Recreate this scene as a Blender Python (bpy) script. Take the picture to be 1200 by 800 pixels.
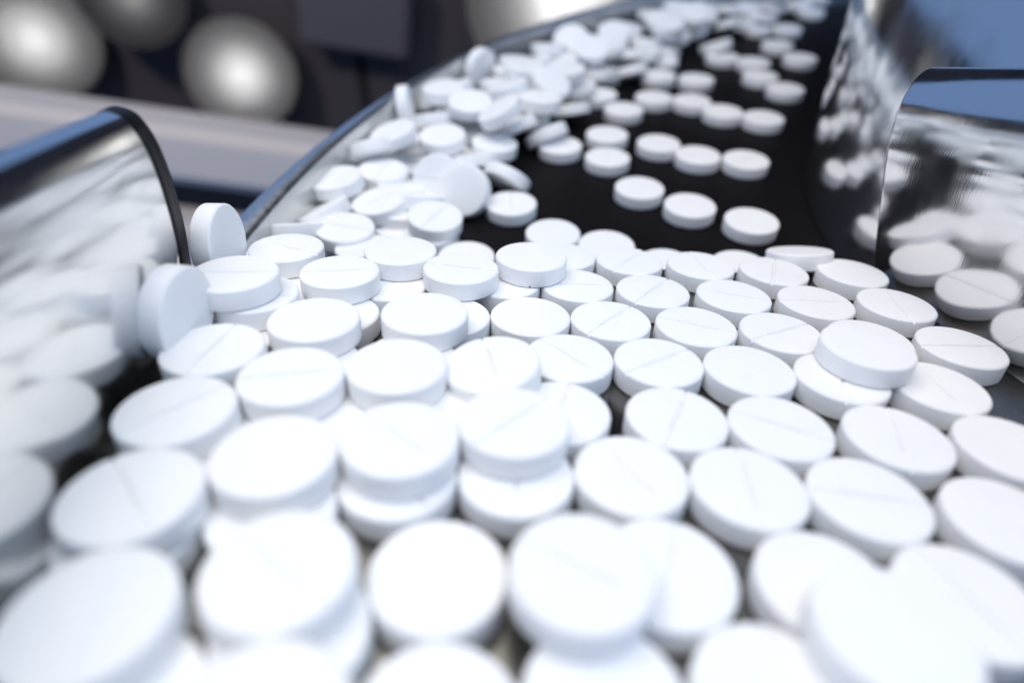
import bpy, bmesh, math, random
from mathutils import Vector, Matrix

# ------------------------------------------------------------------ scene, camera, light
for o in list(bpy.data.objects):
    bpy.data.objects.remove(o)
SC = bpy.context.scene
COL = SC.collection
S = 0.01                       # one tablet diameter is 10 mm: every length below is in tablet diameters

cam = bpy.data.objects.new('camera', bpy.data.cameras.new('camera'))
COL.objects.link(cam)
cam.location = (0, 0, 6.0756 * S)
cam.rotation_euler = (math.radians(90 - 40.8358), 0, 0)
cam.data.sensor_width = 36
cam.data.lens = 717.997 / 1200 * 36
cam.data.clip_start = 0.002
cam.data.clip_end = 20
cam.data.dof.use_dof = True
cam.data.dof.focus_distance = 8.0 * S
cam.data.dof.aperture_fstop = cam.data.lens / (0.22 * S * 1000)
SC.camera = cam

world = bpy.data.worlds.new('World')
SC.world = world
world.use_nodes = True
bg = world.node_tree.nodes['Background']
bg.inputs['Color'].default_value = (0.26, 0.44, 0.84, 1)
bg.inputs['Strength'].default_value = 0.58

def area(name, loc, target, sx, sy, radiance, col):
    l = bpy.data.lights.new(name, 'AREA')
    l.shape = 'RECTANGLE'
    l.size, l.size_y = sx * S, sy * S
    l.energy = radiance * math.pi * sx * sy * S * S
    l.color = col
    o = bpy.data.objects.new(name, l)
    COL.objects.link(o)
    o.location = Vector(loc) * S
    o.rotation_euler = (Vector(target) - Vector(loc)).to_track_quat('-Z', 'Y').to_euler()
    return o
area('overhead_softbox', (-3, 8, 25), (-1, 6, 0), 25, 28, 3.20, (1.0, 0.935, 0.83))
area('blue_side_light', (22, 3, 22), (-1, 7, 0), 14, 12, 3.4, (0.40, 0.67, 1.0))
spot = bpy.data.objects.new('background_spot', bpy.data.lights.new('background_spot', 'SPOT'))  # fill light added out of view to brighten the background machinery
COL.objects.link(spot)
spot.data.energy = 4.4
spot.data.color = (1.0, 0.95, 0.91)
spot.data.spot_size = math.radians(62)
spot.data.spot_blend = .6
spot.data.shadow_soft_size = 1.5 * S
spot.location = Vector((-26, 8, 26)) * S
spot.rotation_euler = (Vector((-22, 42, -9)) - Vector((-26, 8, 26))).to_track_quat('-Z', 'Y').to_euler()

SC.view_settings.view_transform = 'Standard'
SC.view_settings.look = 'None'
SC.view_settings.exposure = 0
SC.view_settings.gamma = 1
SC.cycles.max_bounces = 10
SC.cycles.diffuse_bounces = 5
SC.cycles.glossy_bounces = 6
SC.cycles.caustics_reflective = True
SC.cycles.blur_glossy = 1.0
SC.cycles.caustics_refractive = False
SC.cycles.use_denoising = True

# ------------------------------------------------------------------ materials
def mat(name, col, rough, metal=0.0, spec=0.5):
    m = bpy.data.materials.new(name)
    m.use_nodes = True
    b = m.node_tree.nodes['Principled BSDF']
    b.inputs['Base Color'].default_value = (*col, 1)
    b.inputs['Roughness'].default_value = rough
    b.inputs['Metallic'].default_value = metal
    b.inputs['Specular IOR Level'].default_value = spec
    return m, m.node_tree.nodes, m.node_tree.links, b

def noise(ns, ls, scale, detail=4, coord='Object', stretch=(1, 1, 1), rot=(0, 0, 0)):
    tc = ns.new('ShaderNodeTexCoord')
    mp = ns.new('ShaderNodeMapping')
    mp.inputs['Scale'].default_value = stretch
    mp.inputs['Rotation'].default_value = rot
    n = ns.new('ShaderNodeTexNoise')
    n.inputs['Scale'].default_value = scale
    n.inputs['Detail'].default_value = detail
    ls.new(tc.outputs[coord], mp.inputs['Vector'])
    ls.new(mp.outputs['Vector'], n.inputs['Vector'])
    return n

def ramp(ns, ls, src, a, b, lo, hi):
    r = ns.new('ShaderNodeMapRange')
    r.inputs['From Min'].default_value = a
    r.inputs['From Max'].default_value = b
    r.inputs['To Min'].default_value = lo
    r.inputs['To Max'].default_value = hi
    ls.new(src, r.inputs['Value'])
    return r.outputs['Result']

def tablet_material():
    m, ns, ls, b = mat('pressed_white_powder', (0.87, 0.87, 0.87), 0.55, 0, 0.35)
    info = ns.new('ShaderNodeObjectInfo')
    n = noise(ns, ls, 4.5 / S, 5)
    mix = ns.new('ShaderNodeMix'); mix.data_type = 'RGBA'
    mix.inputs[6].default_value = (0.89, 0.892, 0.896, 1)
    mix.inputs[7].default_value = (0.925, 0.925, 0.92, 1)
    add = ns.new('ShaderNodeMath'); add.operation = 'ADD'
    ls.new(ramp(ns, ls, n.outputs['Fac'], .3, .7, 0, .6), add.inputs[0])
    ls.new(ramp(ns, ls, info.outputs['Random'], 0, 1, 0, .4), add.inputs[1])
    ls.new(add.outputs[0], mix.inputs[0])
    ls.new(mix.outputs[2], b.inputs['Base Color'])
    g = noise(ns, ls, 38 / S, 3)
    bp = ns.new('ShaderNodeBump')
    bp.inputs['Strength'].default_value = 0.45
    bp.inputs['Distance'].default_value = 0.006 * S
    ls.new(g.outputs['Fac'], bp.inputs['Height'])
    ls.new(bp.outputs['Normal'], b.inputs['Normal'])
    return m

def steel_material(name, col, r0, r1, stretch, rot=(0, 0, 0), wave=0.010, scratch=True, ws=(1, 1, 1)):
    m, ns, ls, b = mat(name, col, r0, 1.0)
    n = noise(ns, ls, 9 / S, 4, stretch=stretch, rot=rot)
    ls.new(ramp(ns, ls, n.outputs['Fac'], .35, .7, r0, r1), b.inputs['Roughness'])
    w = noise(ns, ls, .9 / S, 2, stretch=ws)
    h = w.outputs['Fac']
    bp = ns.new('ShaderNodeBump')
    bp.inputs['Strength'].default_value = 1.0
    bp.inputs['Distance'].default_value = wave * S
    ls.new(h, bp.inputs['Height'])
    nrm = bp
    if scratch:
        v = noise(ns, ls, 2.2 / S, 2, stretch=(1, 1, 1))
        sc = noise(ns, ls, 45 / S, 2, stretch=(1, 1, .012), rot=(.18, .1, .2))
        mask = ramp(ns, ls, sc.outputs['Fac'], .3, .7, 0, 1)
        b2 = ns.new('ShaderNodeBump')
        b2.inputs['Strength'].default_value = .16
        b2.inputs['Distance'].default_value = .0012 * S
        ls.new(mask, b2.inputs['Height'])
        ls.new(bp.outputs['Normal'], b2.inputs['Normal'])
        nrm = b2
    ls.new(nrm.outputs['Normal'], b.inputs['Normal'])
    return m

M_TAB = tablet_material()
M_WALL = steel_material('polished_steel_wall', (0.80, 0.80, 0.79), .11, .18, (1, .03, 1), wave=.0007, ws=(1, .02, 1))
M_WALLB = steel_material('scratched_steel_wall', (0.80, 0.80, 0.80), .09, .16, (1, .3, .08), wave=.006)
M_RIM = steel_material('rim_steel', (0.66, 0.67, 0.67), .28, .38, (1, 1, 1), scratch=False)
M_PLATE = steel_material('plate_steel', (0.24, 0.232, 0.215), .20, .30, (1, .05, 1), wave=.005)
M_DISC, ns, ls, b = mat('black_rubber_disc', (0.0045, 0.0038, 0.005), .55, 0, .12)
n_ = noise(ns, ls, 25 / S, 4)
ls.new(ramp(ns, ls, n_.outputs['Fac'], .3, .7, .45, .65), b.inputs['Roughness'])
M_DARK = mat('dark_painted_metal', (0.058, 0.050, 0.053), .7, 0, .05)[0]
M_BLUEGREY = mat('blue_grey_paint', (0.074, 0.066, 0.074), .7, 0, .05)[0]
M_DIFF = bpy.data.materials.new('milky_diffuser')
M_DIFF.use_nodes = True
_n = M_DIFF.node_tree.nodes
_t = _n.new('ShaderNodeBsdfTranslucent')
_t.inputs['Color'].default_value = (.9, .9, .9, 1)
M_DIFF.node_tree.links.new(_t.outputs[0], _n['Material Output'].inputs['Surface'])
M_DARK_STRIP = mat('painted_dark_reflection', (0.005, 0.005, 0.007), .5, 0, .2)[0]  # black that paints in the dark reflection at the left wall's end
M_PALE = mat('pale_grey_paint', (0.52, 0.47, 0.44), .7, 0, .1)[0]
M_BOWL = mat('grey_lamp_bowl', (0.30, 0.295, 0.29), .8, 0, .1)[0]
# ------------------------------------------------------------------ helpers
def V(p):
    return (p[0] * S, p[1] * S, p[2] * S)

def mesh_obj(name, verts, faces, m, parent=None, smooth=None):
    me = bpy.data.meshes.new(name)
    me.from_pydata([V(v) for v in verts], [], faces)
    bm = bmesh.new(); bm.from_mesh(me)
    bmesh.ops.recalc_face_normals(bm, faces=bm.faces)
    bm.to_mesh(me); bm.free()
    me.materials.append(m)
    if smooth is not None:
        me.polygons.foreach_set('use_smooth', [True] * len(me.polygons))
        me.set_sharp_from_angle(angle=math.radians(smooth))
    o = bpy.data.objects.new(name, me)
    COL.objects.link(o)
    if parent:
        o.parent = parent
    return o

def empty(name, label, cat, group=None):
    o = bpy.data.objects.new(name, None)
    COL.objects.link(o)
    o.empty_display_size = S
    o['label'] = label; o['category'] = cat
    if group: o['group'] = group
    return o

def tag(o, label, cat, group=None):
    o['label'] = label; o['category'] = cat
    if group: o['group'] = group
    return o

def sweep(name, sections, m, parent=None, smooth=40):
    """closed profile loops joined one after the other, ends capped"""
    k = len(sections[0])
    verts = [p for s in sections for p in s]
    faces = []
    for i in range(len(sections) - 1):
        for j in range(k):
            a, b = i * k + j, i * k + (j + 1) % k
            faces.append((a, b, b + k, a + k))
    faces.append(tuple(range(k - 1, -1, -1)))
    faces.append(tuple(range((len(sections) - 1) * k, len(sections) * k)))
    return mesh_obj(name, verts, faces, m, parent, smooth)

def smooth_profile(pts, n=4):
    """Catmull-Rom through an open list of points"""
    out = []
    P = [pts[0]] + list(pts) + [pts[-1]]
    for i in range(1, len(P) - 2):
        for k in range(n):
            t = k / n
            out.append(tuple(.5 * (2 * b + (c - a) * t + (2 * a - 5 * b + 4 * c - d) * t * t + (3 * b - a - 3 * c + d) * t ** 3)
                             for a, b, c, d in zip(P[i - 1], P[i], P[i + 1], P[i + 2])))
    out.append(pts[-1])
    return out

N = Vector((0.046322, 0.164064, 0.985361)).normalized()       # normal of the sloping chute floor
C0 = Vector((-0.01251, -0.04430, 2.07520))
def floor_z(x, y):
    return C0.z - (N.x * (x - C0.x) + N.y * (y - C0.y)) / N.z

# ------------------------------------------------------------------ the machine
DC, DR = (19.36, 5.17), 24.0        # disc centre and outer radius
seg = 240
prof = [(0, 0), (23.62, 0), (23.66, -.04), (23.66, -.6), (0, -.6)]
vs, fs = [], []
for i in range(seg):
    a = 2 * math.pi * i / seg
    for r, z in prof[1:4]:
        vs.append((DC[0] + r * math.cos(a), DC[1] + r * math.sin(a), z))
for i in range(seg):
    j = (i + 1) % seg
    for k in range(2):
        fs.append((i * 3 + k, j * 3 + k, j * 3 + k + 1, i * 3 + k + 1))
fs.append(tuple(i * 3 for i in range(seg)))
fs.append(tuple(i * 3 + 2 for i in range(seg)))
disc = mesh_obj('feeder_disc', vs, fs, M_DISC, None, 30)
tag(disc, 'matte black turning disc under the loose tablets behind the steel chute', 'feeder disc')

# outer curved rim wall
rim = empty('rim_wall', 'long curved steel rim wall along the far edge of the black disc', 'guide wall')
sec = []
rp = [(23.82, -.7), (23.82, .0), (23.81, 1.12), (23.825, 1.17), (23.85, 1.2), (23.97, 1.2), (24.01, 1.17), (24.02, 1.12), (24.02, -.7)]
for i in range(101):
    a = math.radians(52 + (186 - 52) * i / 100)
    wd = 1.0 + 1.2 * max(0.0, min(1.0, (math.degrees(a) - 152) / 22))      # the band thickens towards the chute
    sec.append([(DC[0] + (24.02 - (24.02 - r) * wd) * math.cos(a), DC[1] + (24.02 - (24.02 - r) * wd) * math.sin(a), z) for r, z in rp])
sweep('rim_band', sec, M_RIM, rim, 35)

# inner flared guide at the right, standing just over the disc
GC, GR = (15.35, 9.41), 9.5
sec = []
gp = [(0, .02), (0, 1.2), (0, 2.5), (0, 3.8), (0, 5.2)]
loop = [(u, z) for u, z in gp] + [(u - .22, z) for u, z in reversed(gp)]
for i in range(111):
    a = math.radians(108 + (203 - 108) * i / 110)
    sec.append([(GC[0] + (GR + u) * math.cos(a) + .09 * z, GC[1] + (GR + u) * math.sin(a) + .25 * z, z) for u, z in loop])
guide = sweep('curved_guide', sec, M_WALLB, None, 35)
tag(guide, 'tall curved mirror-polished steel guide standing on the disc behind the right chute wall', 'guide wall')

# sloping feed chute: bed plate and two side walls
chute = empty('feed_chute', 'sloping polished steel chute carrying the packed white tablets in front', 'chute')
def leftx(y): return -3.50 - .19 * (y - 3.5)
def rightx(y): return 5.73 - .125 * (y - 8)
YE = 8.1
def plate_pt(x, y, d):
    return tuple(Vector((x, y, floor_z(x, y))) - N * d)
ys = [-2.5, YE - .05, YE]
sec = []
for y, d0, d1 in ((-2.5, 0, .14), (YE - .04, 0, .14), (YE, .04, .10)):
    xl, xr = leftx(y) - .3, rightx(y) + .3
    sec.append([plate_pt(xl, y, d0), plate_pt(xr, y, d0), plate_pt(xr, y, d1), plate_pt(xl, y, d1)])
sweep('bed_plate', sec, M_PLATE, chute, 30)
# a folded lip that closes the step down to the disc
sec = []
for x in (leftx(YE) - .1, rightx(YE) + .1):
    zt = floor_z(x, YE - .2) - .15
    sec.append([(x, YE - .20, zt), (x, YE - .12, zt), (x, YE - .12, .03), (x, YE - .20, .03)])
sweep('front_lip', sec, M_PLATE, chute, 30)

def side_wall(name, basex, y0, y1, prof, sgn, m, rnd, shear=0.0, grow=0.0):
    """prof: (inward, height) open list from the inner foot over the top to the outer foot"""
    pts = smooth_profile(prof, 5)
    k = len(pts)
    d = Vector((basex(y1) - basex(y0), y1 - y0, 0)).normalized()
    side = Vector((sgn * d.y, -sgn * d.x, 0))       # towards the middle of the chute
    outer_in = min(p[0] for p in pts)
    sec = []
    steps = [(y0, 0.0)] + [(y0 + (y1 - rnd - y0) * t / 8, 0.0) for t in range(1, 9)]
    for q in range(1, 9):
        a = math.pi / 2 * q / 8
        steps.append((y1 - rnd + rnd * math.sin(a), rnd * (1 - math.cos(a))))
    hc = max(p[1] for p in pts)
    mid = sum(p[0] for p in pts) / k
    for y, shrink in steps:
        B = Vector((basex(y), y, floor_z(basex(y), y)))
        loop = []
        for j, (u, h) in enumerate(pts):
            # inset towards the wall's core at the rounded end
            a0 = Vector(pts[max(j - 1, 0)]); a1 = Vector(pts[min(j + 1, k - 1)])
            t = (a1 - a0); nrm = Vector((t.y, -t.x)); nrm.normalize()
            uu, hh = u - nrm.x * shrink, h - nrm.y * shrink
            hh *= 1 + grow * (y1 - y)
            loop.append(tuple(B + side * uu + Vector((0, 0, 1)) * hh + d * (shear * hh)))
        sec.append(loop)
    return sweep(name, sec, m, chute, 40)

side_wall('side_wall', leftx, -2.5, 6.36,
          [(-.03, -.05), (0, .4), (.05, .66), (.13, 1.08), (.18, 1.46), (.21, 1.87), (.20, 2.2), (.13, 2.46), (.0, 2.56), (-.13, 2.56), (-.28, 2.44), (-.36, 2.2), (-.38, 1.6), (-.38, .6), (-.38, -.05)],
          1, M_WALL, .13, 0, .02)
# black strip added over the left wall's end in place of a dark reflection
def end_dark_strip(basex, y0, y1, prof, m):
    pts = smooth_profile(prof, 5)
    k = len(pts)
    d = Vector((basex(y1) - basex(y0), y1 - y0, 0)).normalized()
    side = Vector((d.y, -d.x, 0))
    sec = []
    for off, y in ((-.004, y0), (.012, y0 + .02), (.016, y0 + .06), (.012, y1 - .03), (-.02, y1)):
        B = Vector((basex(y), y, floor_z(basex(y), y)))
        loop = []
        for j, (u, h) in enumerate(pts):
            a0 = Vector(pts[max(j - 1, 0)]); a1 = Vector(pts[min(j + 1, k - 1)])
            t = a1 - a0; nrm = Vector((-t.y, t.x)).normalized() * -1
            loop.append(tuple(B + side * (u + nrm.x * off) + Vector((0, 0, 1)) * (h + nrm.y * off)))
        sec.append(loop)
    return sweep('dark_reflection_strip', sec, m, chute, 50)
end_dark_strip(leftx, 6.06, 6.42, [(-.03, -.05), (0, .4), (.05, .66), (.13, 1.08), (.18, 1.46), (.21, 1.87), (.20, 2.2), (.13, 2.46), (.0, 2.56), (-.13, 2.56), (-.28, 2.44), (-.36, 2.2), (-.38, 1.6), (-.38, .6), (-.38, -.05)], M_DARK_STRIP)
side_wall('side_wall', rightx, -2.5, 8.1,
          [(-.05, -.05), (.03, .30), (.10, .66), (.19, 1.27), (.26, 1.75), (.285, 2.05), (.270, 2.42), (.205, 2.68), (.10, 2.86), (-.02, 2.955), (-.14, 2.965), (-.24, 2.87), (-.30, 2.62), (-.32, 2.0), (-.33, 1.2), (-.34, -.05)],
          -1, M_WALLB, .10, .24, .045)

# ------------------------------------------------------------------ tablets
T = 0.27
def tablet_mesh():
    bm = bmesh.new()
    seg = 72
    prof = [(.5, -.104), (.5, .104), (.4985, .111), (.494, .117), (.482, .1275), (.476, .131), (.466, .1325)]
    full = [(r, -z) for r, z in reversed(prof[2:])] + prof
    rings = []
    for r, z in full:
        rings.append([bm.verts.new((r * math.cos(2 * math.pi * (i + .5) / seg), r * math.sin(2 * math.pi * (i + .5) / seg), z)) for i in range(seg)])
    for a, b in zip(rings, rings[1:]):
        for i in range(seg):
            j = (i + 1) % seg
            bm.faces.new((a[i], a[j], b[j], b[i]))
    # gently crowned faces
    for ring, sg in ((rings[0], -1), (rings[-1], 1)):
        r2 = [bm.verts.new((v.co.x * .55, v.co.y * .55, sg * .135)) for v in ring]
        for i in range(seg):
            j = (i + 1) % seg
            f = (ring[i], ring[j], r2[j], r2[i])
            bm.faces.new(f if sg > 0 else f[::-1])
        bm.faces.new(r2 if sg > 0 else r2[::-1])
    # the pressed score line across the upper face
    for off in (-.020, 0, .020):
        g = [e for e in bm.verts[:] + bm.edges[:] + bm.faces[:]]
        bmesh.ops.bisect_plane(bm, geom=g, dist=1e-6, plane_co=(0, off, 0), plane_no=(0, 1, 0))
    for v in bm.verts:
        if abs(v.co.y) < 1e-5 and v.co.z > .10:
            v.co.z -= .029
    for v in bm.verts:
        v.co *= S
    me = bpy.data.meshes.new('tablet')
    bm.normal_update()
    bm.to_mesh(me); bm.free()
    me.materials.append(M_TAB)
    me.polygons.foreach_set('use_smooth', [True] * len(me.polygons))
    me.set_sharp_from_angle(angle=math.radians(16))
    return me
TM = tablet_mesh()
# centre, axis of the scored face, direction of the score line, label, group
G = ['tablets packed on the steel chute',
     'tablets under the upper layer on the chute',
     'tablets lying on top of the packed layer',
     'tablets standing on edge by the left wall',
     'single tablets spread on the black disc',
     'tablets heaped beside the rim wall',
     'tablets heaped far along the rim wall',
     'lower tablets of the near heap',
     'hidden tablets on the chute floor']
L = ['white tablet with level groove, leftmost whole one in the second row from the lip',
     'white tablet with dark diagonal groove in the second row from the lip',
     'white tablet whose groove lines up with the diagonal one behind it',
     'white plain ungrooved tablet with clean oval face in the third row from the lip',
     'white tablet with groove pointing straight away, next to last in the lip row',
     'white tablet without clear groove beside the right wall in the lip row',
     'white tablet with long level groove in the second row from the lip',
     'white tablet with groove rising to the right in the third row from the lip',
     'white tablet with low rising groove in the fourth row from the lip',
     'white plain tablet without groove in the fourth row from the lip',
     'white tablet with steep groove leaning right in the fifth row from the lip',
     'white tablet with groove falling gently right in the fifth row from the lip',
     'white tablet with steep groove leaning left in the fifth row from the lip',
     'white tablet with diagonal groove falling right in the sixth row from the lip',
     'white tablet with nearly upright groove in the sixth row from the lip',
     'white large tablet with level groove beside bare steel in the sixth row from the lip',
     'white tablet with steep diagonal groove, leftmost fully seen in the lip row',
     'white faintly grooved tablet in the middle of the row at the chute lip',
     'white plain tablet half hidden behind the thick stacked tablet at the chute lip',
     'tablet seen as a sliver under a raised one in the second row from the lip',
     'white tablet with shallow groove dipping right in the second row from the lip',
     'white tablet nearest the right wall in the second row from the lip',
     'plain tablet peeping out beside a thick raised one in the third row from the lip',
     'white tablet with groove falling to the right in the third row from the lip',
     'white tablet with level groove nearest the right wall in the third row from the lip',
     'white tablet hidden flat beneath the raised one near the right wall',
     'white tablet mostly covered by the thick raised one at the right',
     'white plain looking tablet next to the steel gap in the fourth row from the lip',
     'white tablet with groove falling right, partly under a tilted one',
     'white plain tablet cut by the right edge in the fifth row from the lip',
     'white tablet with steep groove just right of the middle stack',
     'white plain tablet cut by the right edge in the sixth row from the lip',
     'white plain blurred tablet behind the big bottom right one',
     'white blurred upright-grooved tablet behind the raised one at bottom middle',
     'white blurred tablet with long diagonal groove near the bottom right corner',
     'white plain blurred tablet cut by the bottom edge, right of middle',
     'white plain blurred tablet low in the middle left of the raised one',
     'white plain blurred tablet cut by the bottom edge, left of middle',
     'white blurred tablet cut by the bottom edge under the raised grooved one',
     'white blurred raised tablet with short diagonal groove at the lower left',
     'white lower tablet with slanted groove under the raised one by the lip',
     'white plain lower tablet peeping out between two raised ones at left centre',
     'white lower tablet of the stacked pair left of the middle stack',
     'white lower tablet of the middle pair with a short groove showing',
     'white lower tablet of the blurred stacked pair at the left',
     'white lower tablet seen as a strip under the stack at the left wall end',
     'white lower tablet peeping out right of the blurred grooved one by the wall',
     'white plain raised tablet with thick blue side, left of centre',
     'white tilted looking raised tablet in front of the one standing on edge',
     'white raised tablet touching its own reflection in the left wall',
     'white raised tablet with long level groove at the left',
     'white plain raised tablet, upper of the blurred stacked pair at left',
     'white raised tablet with level groove near the heap, third from the left wall',
     'white large plain raised tablet in the middle left of the chute',
     'white raised tablet with groove falling right, upper of a stacked pair',
     'white raised tablet with groove rising right, upper of the middle pair',
     'white plain raised tablet left of centre with shaded right side',
     'white raised tablet with faint level groove at the left end of the lip row',
     'white thick plain raised tablet perched at the chute lip',
     'white raised tablet behind the stack, close to the end of the rim wall',
     'white plain bright raised tablet where the chute meets the heap',
     'white middle tablet of the stack at the end of the left wall',
     'white topmost tablet with level groove on the stack by the left wall end',
     'white plain tablet perched on the packed layer near the right wall',
     'white blurred raised tablet with falling groove at bottom middle',
     'white big blurred raised tablet at the bottom right',
     'white blurred raised tablet with short groove beside the left wall',
     'white big blurred tablet at the bottom left corner',
     'white blurred raised tablet cut by the bottom edge at lower left',
     'white tilted tablet with steep groove leaning on its right neighbour',
     'white tablet standing on edge against the polished left wall',
     'white tablet standing on edge beyond the black end of the left wall',
     'white tablet tipping off the chute lip onto the black disc',
     'white lone tablet left of the nearest three on the black disc',
     'white middle tablet of the nearest three loose ones on the disc',
     'white rightmost of the nearest three loose tablets on the disc',
     'white right tablet of the chain of three touching in mid disc',
     'white middle tablet of the chain of three touching in mid disc',
     'white right end tablet of the chain of four across the disc',
     'white near end tablet of the slanting chain of three by the curved guide',
     'white lone tablet closest to the tall curved guide on the disc',
     'white left tablet of the chain of three touching in mid disc',
     'white left end tablet of the chain of four across the disc',
     'white rear tablet of the close pair in the middle of the disc',
     'white front tablet of the close pair in the middle of the disc',
     'white tablet just left of the close pair, beside the leaning slab of the heap',
     'white tablet behind the close pair, left end before the chain of four',
     'white tablet at the heap edge, left behind the close pair',
     'white second tablet from the left in the chain of four across the disc',
     'white third tablet from the left in the chain of four across the disc',
     'white left tablet of the touching two behind the chain of four',
     'white right tablet of the touching two behind the chain of four',
     'white tablet directly behind the left one of the touching two',
     'white lone blurred tablet behind the touching two on the disc',
     'white far end tablet of the slanting chain of three by the curved guide',
     'white middle tablet of the slanting chain of three by the curved guide',
     'white blurred tablet behind the lone one nearest the curved guide',
     'white blurred far tablet beside the guide with another touching in front',
     'white blurred far tablet left of the touching two near the guide top',
     'white blurred tablet at the far heap foot, rear of two in line',
     'white blurred tablet at the far heap foot, front of two in line',
     'white blurred tablet at the top edge next to the curved guide',
     'white tablet with straight groove alone on the disc right of the leaning pair',
     'white tablet on the disc just behind the thick perched one',
     'white tablet on the disc behind the left part of the lip row',
     'white tablet showing only a sliver behind the lip row, left one',
     'white tablet showing only a sliver behind the lip row, right one',
     'white tablet on the disc peeping out behind the left end of the lip row',
     'white plain tablet on the heap nearest the rim wall gap',
     'white grooved tablet on the heap right of the one nearest the rim wall',
     'white grooved tablet at the front of the heap with a thick shaded side',
     'white tilted tablet low at the left end of the heap by the rim wall',
     'white tablet leaning on its side against the rim wall behind the heap front',
     'white rounded tablet on the heap with blue shaded side by the rim wall',
     'white broad plain tablet lying on the middle of the near heap',
     'white plain tablet at the right of the heap above the leaning pair',
     'white tablet tilted steeply under its neighbour above the leaning pair',
     'white grey shaded tablet facing the viewer, left of the leaning pair',
     'white pale tablet facing the viewer, right of the leaning pair',
     'white tablet sliding off the heap edge, tilted to the right',
     'white grooved tablet at the heap foot below the leaning pair',
     'white tablet flat on the disc under the grooved one at the heap foot',
     'white tablet with shallow groove at the front left of the heap',
     'white tablet tilted away showing its long white side near the rim end',
     'white tablet partly hidden between chute layer and heap at the left',
     'white broad bright tablet on the heap behind the tilted slabs',
     'white tablet tilted away beside the one standing on edge by the rim',
     'white small looking tablet standing on edge against the rim wall',
     'white tablet in the blurred jumbled heap far along the curved rim wall',
     'white tablet on edge high on the heap with its face toward the viewer',
     'white rounded bright tablet leaning near the rim on the far heap',
     'white tablet at the heap edge tilted to show its shaded underside',
     'white slab like tablet leaning on the heap edge beside the open disc',
     'white slab like tablet leaning just left of the one at the heap edge',
     'white tilted tablet at the open edge of the far heap',
     'white tablet low in the near heap, mostly covered by the tablets above',
     'white tablet lying flat on the chute floor, mostly hidden by others']
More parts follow.
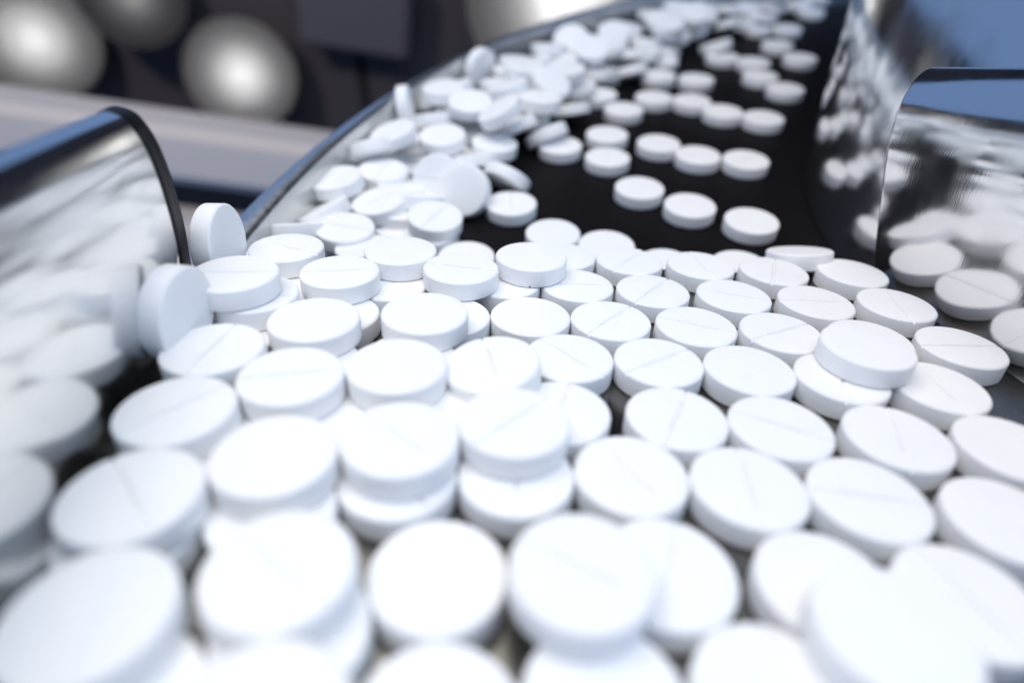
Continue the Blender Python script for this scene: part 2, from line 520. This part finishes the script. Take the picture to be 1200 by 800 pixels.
TABLETS = [
(0.895,6.886,1.016,0.046,0.164,0.985,0.997,0.054,-0.056,0,0),
(1.932,6.809,0.98,0.046,0.164,0.985,0.61,0.776,-0.158,1,0),
(1.229,5.949,1.156,0.046,0.164,0.985,0.638,0.754,-0.156,2,0),
(0.226,5.975,1.199,-0.046,-0.164,-0.985,-0.028,0.986,-0.163,3,0),
(3.921,7.626,0.75,0.046,0.164,0.985,0.387,0.906,-0.169,4,0),
(5.148,7.673,0.685,-0.046,-0.164,-0.985,-0.918,-0.382,0.107,5,0),
(4.143,6.659,0.901,0.046,0.164,0.985,0.999,0.006,-0.048,6,0),
(3.332,5.803,1.081,0.046,0.164,0.985,0.884,0.454,-0.117,7,0),
(1.644,5.044,1.287,0.046,0.164,0.985,0.831,0.541,-0.129,8,0),
(2.643,4.951,1.256,-0.046,-0.164,-0.985,0.948,-0.318,0.008,9,0),
(1.616,4.055,1.453,0.046,0.164,0.985,0.412,0.896,-0.168,10,0),
(2.616,3.961,1.422,0.046,0.164,0.985,0.902,-0.432,0.029,11,0),
(3.726,3.862,1.386,0.046,0.164,0.985,0.253,0.952,-0.17,12,0),
(1.03,3.256,1.614,0.046,0.164,0.985,0.566,-0.817,0.11,13,0),
(2.028,3.149,1.585,0.046,0.164,0.985,-0.076,-0.983,0.167,14,0),
(3.027,3.055,1.553,0.046,0.164,0.985,0.988,-0.152,-0.021,15,0),
(1.772,7.788,0.824,0.046,0.164,0.985,0.587,0.794,-0.16,16,0),
(2.84,7.725,0.785,0.046,0.164,0.985,0.174,-0.973,0.154,17,0),
(0.76,7.868,0.859,-0.046,-0.164,-0.985,-0.764,0.641,-0.071,18,0),
(-0.108,6.912,1.058,0.046,0.164,0.985,0.961,0.26,-0.089,19,0),
(3.037,6.752,0.937,0.046,0.164,0.985,0.955,-0.296,0.004,20,0),
(5.269,6.671,0.846,0.046,0.164,0.985,-0.058,-0.984,0.167,21,0),
(-0.774,5.905,1.257,-0.046,-0.164,-0.985,0.994,-0.109,-0.028,22,0),
(2.287,5.88,1.118,0.046,0.164,0.985,0.938,-0.346,0.014,23,0),
(5.485,5.604,1.013,0.046,0.164,0.985,0.997,0.045,-0.054,24,0),
(4.4,5.694,1.049,-0.046,-0.164,-0.985,0.481,0.861,-0.166,25,1),
(3.642,4.85,1.226,0.046,0.164,0.985,-0.337,-0.926,0.17,26,0),
(4.674,4.739,1.195,0.046,0.164,0.985,0.065,-0.985,0.161,27,0),
(0.635,5.067,1.331,0.046,0.164,0.985,0.681,-0.726,0.089,28,0),
(4.784,3.754,1.354,-0.046,-0.164,-0.985,-0.142,0.977,-0.156,29,0),
(0.467,4.092,1.501,0.046,0.164,0.985,-0.265,-0.949,0.17,30,0),
(4.098,2.848,1.537,-0.046,-0.164,-0.985,-0.947,0.322,-0.009,31,0),
(2.261,2.183,1.734,-0.046,-0.164,-0.985,-0.933,-0.347,0.102,32,0),
(1.137,2.27,1.773,0.046,0.164,0.985,-0.325,-0.93,0.17,33,0),
(3.26,2.09,1.703,0.046,0.164,0.985,0.279,-0.949,0.145,34,0),
(1.589,1.383,1.899,-0.046,-0.164,-0.985,-0.624,-0.766,0.157,35,0),
(-0.531,2.197,1.863,-0.046,-0.164,-0.985,0.992,-0.121,-0.027,36,0),
(-0.439,1.206,2.024,-0.046,-0.164,-0.985,0.46,0.872,-0.167,37,0),
(0.551,1.358,1.952,-0.046,-0.164,-0.985,0.456,0.874,-0.167,38,0),
(-1.536,2.052,2.209,0.046,0.164,0.985,0.828,-0.558,0.054,39,2),
(-1.631,6.71,1.164,0.046,0.164,0.985,0.786,0.603,-0.137,40,1),
(-2.129,5.853,1.33,-0.046,-0.164,-0.985,-0.938,0.346,-0.013,41,1),
(-0.972,3.141,1.727,0.046,0.164,0.985,0.66,-0.745,0.093,42,1),
(0.029,3.203,1.67,0.046,0.164,0.985,0.047,-0.986,0.162,43,1),
(-1.89,2.751,1.835,-0.046,-0.164,-0.985,0.7,-0.709,0.085,44,1),
(-3.167,5.263,1.477,-0.046,-0.164,-0.985,-0.432,-0.886,0.168,45,1),
(-2.865,2.517,1.92,-0.046,-0.164,-0.985,0.44,-0.889,0.127,46,1),
(-2.202,5.29,1.701,-0.046,-0.164,-0.985,0.821,0.556,-0.131,47,2),
(-3.037,4.635,1.849,0.046,0.164,0.985,0.124,0.978,-0.169,48,2),
(-2.943,3.648,2.009,0.046,0.164,0.985,0.61,0.777,-0.158,49,2),
(-2.125,4.215,1.876,0.046,0.164,0.985,0.969,0.233,-0.084,50,2),
(-1.921,3.124,2.048,-0.046,-0.164,-0.985,0.551,-0.827,0.112,51,2),
(-2.215,6.517,1.497,0.046,0.164,0.985,0.976,0.204,-0.08,52,2),
(-1.152,4.447,1.792,-0.046,-0.164,-0.985,0.316,-0.938,0.141,53,2),
(-0.951,3.367,1.962,0.046,0.164,0.985,0.801,-0.596,0.062,54,2),
(0.013,3.632,1.873,0.046,0.164,0.985,0.689,0.709,-0.15,55,2),
(-1.008,5.524,1.606,-0.046,-0.164,-0.985,-0.269,0.952,-0.146,56,2),
(-0.682,6.765,1.384,0.046,0.164,0.985,0.986,-0.166,-0.019,57,2),
(0.266,7.233,1.261,-0.046,-0.164,-0.985,0.04,0.985,-0.166,58,2),
(-3.11,7.2,1.426,0.046,0.164,0.985,0.929,-0.37,0.018,59,2),
(-1.556,7.258,1.343,-0.046,-0.164,-0.985,0.951,-0.308,0.007,60,2),
(-3.046,5.831,1.651,0.046,0.164,0.985,0.991,-0.13,-0.025,61,2),
(-3.22,5.847,1.93,0.046,0.164,0.985,0.99,0.12,-0.067,62,2),
(3.984,5.141,1.435,-0.046,-0.164,-0.985,-0.497,0.86,-0.12,63,2),
(0.468,2.099,2.107,0.046,0.164,0.985,0.869,-0.493,0.041,64,2),
(2.397,1.709,2.081,-0.046,-0.164,-0.985,-0.499,0.858,-0.119,65,2),
(-2.806,2.663,2.167,0.046,0.164,0.985,0.687,-0.721,0.088,66,2),
(-2.551,1.701,2.315,-0.046,-0.164,-0.985,0.719,-0.69,0.081,67,2),
(-1.333,1.081,2.361,-0.046,-0.164,-0.985,0.989,0.131,-0.068,68,2),
(-0.2,4.628,1.65,-0.084,0.115,0.99,0.253,-0.958,0.132,69,2),
(-3.501,5.05,2.112,-0.993,0.101,0.06,-0.058,-0.865,0.498,70,3),
(-3.744,6.75,1.901,-1,0.03,-0,-0.029,-0.981,-0.19,71,3),
(4.632,8.365,0.617,0.035,-0.405,-0.914,-0.954,-0.285,0.09,72,2),
(2.613,11.546,0.135,-0,-0,-1,0.751,-0.66,0,73,4),
(3.485,10.808,0.135,-0,-0,-1,0.407,0.913,0,74,4),
(4.513,10.213,0.135,-0,-0,-1,-0.929,0.37,0,75,4),
(5.181,12.883,0.135,0,0,1,0.732,0.681,0,76,4),
(4.178,13.13,0.135,-0,-0,-1,-0.267,-0.964,0,77,4),
(6.332,15.344,0.135,-0,-0,-1,0.957,-0.289,0,78,4),
(7.614,17.496,0.135,-0,-0,-1,-0.935,-0.354,0,79,4),
(9.028,20.315,0.135,-0,-0,-1,-0.131,-0.991,0,80,4),
(3.411,13.778,0.135,-0,-0,-1,0.244,0.97,0,81,4),
(3.831,16.81,0.135,-0,-0,-1,-0.304,-0.953,0,82,4),
(2.272,14.3,0.135,-0,-0,-1,0.953,-0.304,0,83,4),
(2.132,13.017,0.135,0,0,1,-0.032,-0.999,0,84,4),
(1.116,13.667,0.135,-0,-0,-1,0.583,-0.812,0,85,4),
(2.896,15.93,0.135,-0,-0,-1,-0.877,0.481,0,86,4),
(2.374,17.062,0.135,-0,-0,-1,0.024,1,0,87,4),
(4.804,16.564,0.135,-0,-0,-1,0.152,-0.988,0,88,4),
(5.426,15.776,0.135,-0,-0,-1,0.803,-0.596,0,89,4),
(4.282,18.629,0.135,-0,-0,-1,0.379,0.925,0,90,4),
(5.317,18.301,0.135,-0,-0,-1,0.994,-0.109,0,91,4),
(4.656,20.068,0.135,-0,-0,-1,-0.832,-0.555,0,92,4),
(6.632,20.502,0.135,-0,-0,-1,-0.986,-0.167,0,93,4),
(7.449,19.906,0.135,-0,-0,-1,-0.173,-0.985,0,94,4),
(7.256,18.589,0.135,-0,-0,-1,0.203,0.979,0,95,4),
(8.79,21.775,0.135,-0,-0,-1,-0.664,-0.747,0,96,4),
(9.816,23.813,0.135,-0,-0,-1,0.382,0.924,0,97,4),
(8.763,23.858,0.135,-0,-0,-1,-0.905,0.426,0,98,4),
(3.029,20.447,0.135,-0,-0,-1,0.718,0.696,0,99,4),
(2.726,18.86,0.135,-0,-0,-1,0.115,-0.993,0,100,4),
(11.606,26.347,0.135,-0,-0,-1,-0.986,0.166,0,101,4),
(-0.013,10.893,0.135,0,0,1,0,-1,0,102,4),
(0.748,9.767,0.135,-0,-0,-1,0.603,0.798,0,103,4),
(1.681,9.358,0.135,-0,-0,-1,0.959,0.282,0,104,4),
(2.623,8.734,0.135,-0,-0,-1,-0.315,-0.949,0,105,4),
(3.869,8.682,0.135,-0,-0,-1,0.024,1,0,106,4),
(-0.796,8.972,0.135,-0,-0,-1,0.759,-0.652,0,107,4),
(-3.33,10.814,0.716,0.105,-0,-0.995,-0.281,-0.959,-0.03,108,5),
(-2.611,11.635,0.485,0.07,0,0.998,0.254,0.967,-0.018,109,5),
(-2.477,10.345,0.486,-0.098,-0.036,0.995,0.818,0.566,0.101,110,5),
(-3.43,10.016,0.501,0.407,-0.235,-0.883,-0.699,-0.703,-0.135,111,5),
(-2.947,12.309,0.694,0.26,-0.558,-0.788,0.794,0.588,-0.155,112,5),
(-2.507,12.708,0.869,0.238,0.042,-0.97,0.283,-0.959,0.028,113,5),
(-1.5,12.857,0.716,0,0.087,-0.996,-0.946,0.324,0.028,114,5),
(-0.387,12.988,0.486,-0.105,-0,-0.995,-0.976,0.191,0.103,115,5),
(-0.807,12.576,0.306,0.046,-0.528,-0.848,0.876,-0.387,0.288,116,5),
(-1.472,11.405,0.491,-0.125,-0.89,0.438,0.981,-0.178,-0.081,117,5),
(-0.912,10.957,0.478,0.318,0.786,-0.53,0.424,0.382,0.821,118,5),
(-0.11,11.779,0.33,-0.426,-0.609,-0.669,0.392,-0.791,0.47,119,5),
(-1.398,9.846,0.446,0.106,-0.061,0.993,0.43,0.903,0.01,120,5),
(-1.478,9.777,0.165,-0,-0,-1,-0.42,-0.907,0,121,5),
(-2.869,9.207,0.586,0.087,0,0.996,0.989,-0.117,-0.087,122,5),
(-3.714,9.173,0.633,0.044,-0.498,-0.866,0.84,0.488,-0.238,123,5),
(-2.439,8.722,0.486,-0,-0.139,-0.99,0.85,-0.522,0.073,124,5),
(-0.951,14.069,1.017,-0.045,0.168,-0.985,0.028,-0.985,-0.169,125,5),
(-1.805,14.066,0.633,0.087,-0.492,-0.866,-0.991,0.048,-0.127,126,5),
(-2.486,14.393,0.836,-0.994,-0.035,-0.105,-0.054,-0.673,0.737,127,5),
(-0.301,15.926,0.816,-0,-0.139,-0.99,0.994,-0.105,0.015,128,6),
(-0.853,17.238,0.866,-0.738,0.664,0.122,-0.643,-0.746,0.172,129,5),
(0.15,17.313,0.966,-0.07,-0.121,-0.99,0.677,-0.734,0.042,128,6),
(1.034,18.576,0.967,-0.03,-0.171,-0.985,0.72,-0.687,0.097,128,6),
(1.72,19.444,0.983,0.171,0.47,-0.866,-0.574,-0.667,-0.475,130,5),
(0.599,16.298,0.766,-0.105,-0,-0.995,0.508,0.86,-0.053,128,6),
(1.407,17.06,0.616,-0.052,0.091,-0.995,0.552,0.832,0.047,128,6),
(1.48,15.55,0.375,0.128,-0.352,-0.927,0.864,-0.42,0.279,131,5),
(0.81,13.964,0.344,0.396,-0.472,-0.788,0.803,0.595,0.047,132,5),
(0.097,14.06,0.508,0.428,-0.359,-0.829,0.604,0.796,-0.033,133,5),
(0.353,14.98,0.666,-0.131,-0.048,-0.99,-0.243,0.97,-0.015,128,6),
(-0.218,14.334,0.567,-0.133,0.112,-0.985,0.966,-0.207,-0.154,128,6),
(2.338,19.588,0.47,0.243,0.089,-0.966,0.937,0.237,0.258,128,6),
(3.158,20.572,0.873,0.059,0.337,-0.94,0.432,-0.857,-0.28,128,6),
(3.707,19.873,0.428,0.073,-0.416,-0.906,-0.996,-0.067,-0.05,128,6),
(4.148,20.529,0.618,-0.104,-0.18,-0.978,0.938,-0.344,-0.036,128,6),
(5.311,21.64,0.47,0.243,0.089,-0.966,-0.157,0.986,0.051,128,6),
(6.522,20.999,0.375,0.287,-0.241,-0.927,0.033,0.97,-0.242,134,5),
(5.964,22.108,0.673,0.117,0.321,-0.94,-0.42,0.874,0.247,128,6),
(7.397,23.189,0.478,0.211,-0.366,-0.906,-0.556,0.718,-0.419,128,6),
(4.84,21.904,0.872,0,0.309,-0.951,0.453,-0.848,-0.275,128,6),
(9.012,24.279,0.468,-0.104,-0.18,-0.978,-0.736,0.676,-0.046,128,6),
(-2.237,11.309,0.32,-0.129,-0.224,-0.966,-0.988,-0.057,0.146,135,7),
(-1.817,10.717,0.378,-0.073,-0.416,-0.906,0.132,-0.905,0.405,135,7),
(-3.114,11.824,0.266,-0.087,-0,-0.996,0.938,-0.336,-0.082,135,7),
(-1.223,12.204,0.367,-0.15,-0.087,-0.985,-0.107,0.992,-0.071,135,7),
(2.436,18.269,0.368,-0,-0.208,-0.978,-0.929,0.361,-0.077,128,6),
(3.468,18.718,0.283,0.171,-0.47,-0.866,0.9,-0.283,0.331,128,6),
(-2.334,12.654,0.165,-0.07,-0,-0.998,0.966,-0.25,-0.068,135,7),
(-1.899,13.146,0.216,0.07,-0.121,-0.99,0.154,-0.979,0.13,135,7),
(-1.335,13.061,0.216,-0.044,-0.075,-0.996,0.157,-0.985,0.068,135,7),
(-2.595,11.378,0.165,-0.052,-0,-0.999,0.908,0.416,-0.048,135,7),
(-2.925,10.805,0.166,-0.086,-0.015,-0.996,-0.213,-0.976,0.033,135,7),
(-3.406,11.121,0.186,-0.105,-0,-0.995,-0.137,0.99,0.014,135,7),
(-2.064,10.056,0.145,-0,-0,-1,0.979,0.205,0,135,7),
(-3.127,9.356,0.266,0.024,-0.137,-0.99,0.283,0.951,-0.125,135,7),
(-3.538,9.357,0.317,-0.087,-0.15,-0.985,-0.296,0.948,-0.119,135,7),
(-3.03,12.561,0.286,-0.105,-0,-0.995,-0.023,-1,0.002,135,7),
(-2.339,13.638,0.366,-0.024,-0.137,-0.99,-0.219,-0.966,0.139,135,7),
(-1.811,14.544,0.316,-0.082,-0.03,-0.996,0.887,-0.458,-0.059,135,7),
(-1.104,14.185,0.266,0.024,-0.137,-0.99,0.473,0.874,-0.109,135,7),
(-0.577,14.559,0.165,-0,-0,-1,-0.401,0.916,0,135,7),
(-2.098,10.332,0.287,-0.078,-0.135,-0.988,0.77,0.621,-0.146,135,7),
(-1.364,14.973,0.466,-0.105,-0,-0.995,-0.962,0.252,0.101,128,6),
(-0.861,15.251,0.215,-0.07,-0,-0.998,0.989,-0.132,-0.069,128,6),
(-2.097,15.607,0.573,0.296,-0.171,-0.94,-0.905,0.265,-0.333,128,6),
(-1.49,16.22,0.625,0.352,-0.128,-0.927,0.513,0.855,0.077,128,6),
(-0.564,16.327,0.366,-0.052,-0.091,-0.995,0.957,-0.288,-0.024,128,6),
(0.22,17.152,0.316,-0.087,-0,-0.996,0.707,-0.705,-0.062,128,6),
(9.9,26.034,0.368,-0.159,-0.134,-0.978,0.976,-0.168,-0.136,128,6),
(11.257,26.834,0.319,0.227,-0.083,-0.97,0.367,-0.916,0.164,128,6),
(8.828,25.573,0.417,0.059,0.163,-0.985,0.397,0.901,0.173,128,6),
(7.772,24.815,0.572,-0,-0.309,-0.951,-0.921,-0.371,0.12,128,6),
(6.737,24.152,0.667,0.163,0.059,-0.985,0.576,-0.816,0.046,128,6),
(12.393,27.954,0.266,-0.07,-0.121,-0.99,-0.72,0.693,-0.034,128,6),
(5.764,23.729,0.819,-0.121,0.21,-0.97,0.217,0.959,0.18,128,6),
(4.764,22.968,0.867,0.03,-0.171,-0.985,0.64,0.76,-0.112,128,6),
(2.331,20.425,0.77,-0.239,-0.138,-0.961,0.964,-0.157,-0.217,128,6),
(1.322,18.055,0.716,0.107,0.089,-0.99,0.265,-0.962,-0.058,128,6),
(0.611,17.682,0.819,0.21,-0.121,-0.97,0.323,-0.928,0.185,128,6),
(0.884,16.694,0.466,-0.139,-0,-0.99,0.57,0.818,-0.08,128,6),
(1.771,16.999,0.367,0.174,-0,-0.985,-0.345,-0.937,-0.061,128,6),
(3.007,19.916,0.673,0.321,0.117,-0.94,0.933,-0.207,0.293,128,6),
(3.683,21.42,0.766,-0.024,-0.137,-0.99,-0.027,-0.99,0.138,128,6),
(4.053,19.914,0.417,0.133,-0.112,-0.985,-0.68,-0.733,-0.009,128,6),
(4.829,20.723,0.32,-0.211,-0.177,-0.961,-0.092,-0.975,0.2,128,6),
(8.235,24.088,0.266,-0.105,-0,-0.995,0.794,-0.603,-0.083,128,6),
(-0.006,17.117,0.766,-0.044,-0.075,-0.996,-0.816,-0.573,0.079,128,6),
(0.43,14.964,0.317,0.087,-0.15,-0.985,-0.749,0.642,-0.164,128,6),
(-0.557,4.042,1.557,0.046,0.164,0.985,-0.998,-0.028,0.052,136,8),
(-1.127,4.981,1.428,0.046,0.164,0.985,-0.223,0.963,-0.15,136,8),
(-2.162,4.831,1.501,0.046,0.164,0.985,-0.997,-0.048,0.055,136,8),
(-1.754,3.805,1.653,-0.046,-0.164,-0.985,0.972,-0.236,-0.006,136,8),
(-2.71,3.494,1.75,-0.046,-0.164,-0.985,0.834,-0.549,0.052,136,8),
(-1.423,1.751,1.98,0.046,0.164,0.985,0.544,0.823,-0.163,136,8),
(-2.735,6.647,1.226,-0.046,-0.164,-0.985,-0.125,0.98,-0.157,136,8),
(2.581,1.201,1.883,0.046,0.164,0.985,-0.083,-0.982,0.167,136,8),
(1.148,0.491,2.069,0.046,0.164,0.985,0.972,0.219,-0.082,136,8),
(-1.331,0.728,2.146,-0.046,-0.164,-0.985,-0.985,0.171,0.018,136,8),
(-2.3,1.277,2.1,-0.046,-0.164,-0.985,-0.809,0.585,-0.059,136,8),
(-3.619,7.12,1.189,-0.046,-0.164,-0.985,-0.916,0.399,-0.023,136,8),
(2.05,18.779,0.914,-0.059,0.43,-0.901,0.546,0.769,0.332,128,6),
(0.301,16.317,1.086,0.046,0.015,0.999,0.138,0.99,-0.021,128,6),
(2.232,18.425,0.974,-0.046,0.396,-0.917,-0.225,-0.899,-0.376,128,6),
(0.643,14.476,0.954,0.074,0.05,0.996,0.196,-0.98,0.034,128,6),
(5.848,21.795,1.105,0.003,0.319,-0.948,0.471,-0.836,-0.28,128,6),
(0.962,15.759,0.936,-0.354,0.324,-0.878,0.54,-0.695,-0.474,128,6),
(5.669,22.455,1.051,0.065,0.179,-0.982,0.936,-0.352,-0.002,128,6),
(4.941,21.112,0.85,-0.024,0.282,-0.959,-0.829,-0.542,-0.139,128,6),
(-0.258,13.344,1.115,0.479,-0.009,-0.878,-0.309,0.934,-0.178,128,6),
(-1.13,14.849,0.721,0.058,-0,0.998,0.962,-0.266,-0.055,128,6),
(6.489,23.023,0.858,-0.292,0.38,-0.878,0.826,0.562,-0.031,128,6),
(-0.102,14.921,1.079,0.245,-0.137,-0.96,-0.969,-0.006,-0.246,128,6),
(1.427,16.882,0.878,0.029,-0.05,0.998,0.747,0.664,0.012,128,6),
(-1.61,14.849,1.051,0.038,0.011,-0.999,-0.865,-0.501,-0.039,128,6),
(6.354,23.108,0.511,0.296,-0.377,0.878,0.222,0.921,0.321,128,6),
(3.953,22.34,0.504,0.212,0.43,0.878,-0.65,-0.608,0.455,128,6),
(4.819,20.85,1.049,0.018,-0.262,0.965,0.664,0.725,0.184,128,6),
]
for row in TABLETS:
    c, z, x, li, gi = row[0:3], Vector(row[3:6]).normalized(), Vector(row[6:9]), row[9], row[10]
    x = (x - z * x.dot(z)).normalized()
    y = z.cross(x)
    o = bpy.data.objects.new('tablet', TM)
    COL.objects.link(o)
    o.matrix_world = Matrix(((x.x, y.x, z.x, c[0] * S), (x.y, y.y, z.y, c[1] * S), (x.z, y.z, z.z, c[2] * S), (0, 0, 0, 1)))
    tag(o, L[li], 'tablet', G[gi])

# ------------------------------------------------------------------ blurred machinery far behind
def box(name, x0, x1, y0, y1, z0, z1, m, parent=None, bev=.25, rot=0, piv=None):
    bm = bmesh.new()
    bmesh.ops.create_cube(bm, size=1)
    for v in bm.verts:
        v.co = Vector(((x0 + x1) / 2 + v.co.x * (x1 - x0), (y0 + y1) / 2 + v.co.y * (y1 - y0), (z0 + z1) / 2 + v.co.z * (z1 - z0)))
    bmesh.ops.bevel(bm, geom=bm.edges[:], offset=bev, segments=3, affect='EDGES')
    if rot:
        bmesh.ops.rotate(bm, cent=((x0 + x1) / 2, (y0 + y1) / 2, (z0 + z1) / 2), matrix=Matrix.Rotation(math.radians(rot), 3, 'Y'), verts=bm.verts[:])
    for v in bm.verts: v.co *= S
    me = bpy.data.meshes.new(name); bm.to_mesh(me); bm.free()
    me.materials.append(m)
    o = bpy.data.objects.new(name, me); COL.objects.link(o)
    if parent: o.parent = parent
    return o
cab = box('machine_cabinet', -75, -11, 46, 60, -45, -1.5, M_DARK)
tag(cab, 'low dark machine cabinet behind the glowing lamps at the left', 'cabinet')
tall = box('reflection_blocker', -10.6, 75, 46, 60, -45, 75, M_DARK)  # visible foot is backdrop; the tall unseen part is added to darken reflections
tag(tall, 'dark block behind the far end of the rim wall, added to darken reflections', 'cabinet')
hood = box('machine_hood', -13.6, -6.5, 43, 46.5, -6.0, -1.0, M_BLUEGREY, rot=9)
tag(hood, 'blurred blue-grey housing between the two round lamps at the top', 'housing')
rail = empty('conveyor_rail', 'pale grey blurred rail sloping down across the background at the left', 'rail')
box('rail_beam', -38, -2, 35, 38, -11.8, -7.6, M_PALE, rail, .9, rot=8.5)
box('rail_ledge', -38, -4, 35, 38, -20.2, -14.2, M_PALE, rail, .9, rot=8.5)
def lamp(label, loc, r, watts, depth, grp='round lamps out of focus in the background'):
    root = empty('panel_lamp', label, 'lamp', grp)
    root.location = Vector(loc) * S
    d = (Vector((0, 0, 6)) - Vector(loc)).normalized()
    root.rotation_euler = d.to_track_quat('Z', 'Y').to_euler()
    seg = 48
    def ring(rr, z): return [(rr * math.cos(2 * math.pi * i / seg), rr * math.sin(2 * math.pi * i / seg), z) for i in range(seg)]
    # a dark cup, a thin milky diffuser across its mouth and the bulb inside
    sec = [ring(.02, -depth - .6), ring(r * 1.03, -depth - .6), ring(r * 1.03, .05), ring(r, .05), ring(r, -.10), ring(r * .98, -depth - .45), ring(.02, -depth - .45)]
    sweep('housing', sec, M_DARK, root, 30)
    sweep('diffuser', [ring(.01, -.08), ring(r * .995, -.08), ring(r * .995, 0), ring(.01, 0)], M_DIFF, root, 30)
    l = bpy.data.lights.new('bulb', 'POINT')
    l.energy = watts
    l.shadow_soft_size = .25 * S
    o = bpy.data.objects.new('bulb', l); COL.objects.link(o); o.parent = root
    o.location = (0, 0, -depth * S)
    return root
lamp('round white lamp glowing out of focus above the pale rail', (-18.0, 42.5, -7.2), 3.5, .0125, 1.25)
lamp('round white lamp glowing at the top left corner', (-30.7, 42.5, -5.0), 3.7, .0140, 1.3)
lamp('dim round lamp low at the left edge below the corner lamp', (-36.0, 42, -10.2), 3.2, .0045, 1.3)
lamp('faint grey lamp cut by the top edge between the two brighter lamps', (-23.4, 42.5, -2.4), 3.0, .0020, 1.2)
lamp('bright white lamp cut by the top edge just above the rim wall', (3.6, 42.5, -2.6), 6.5, .046, 2.0)
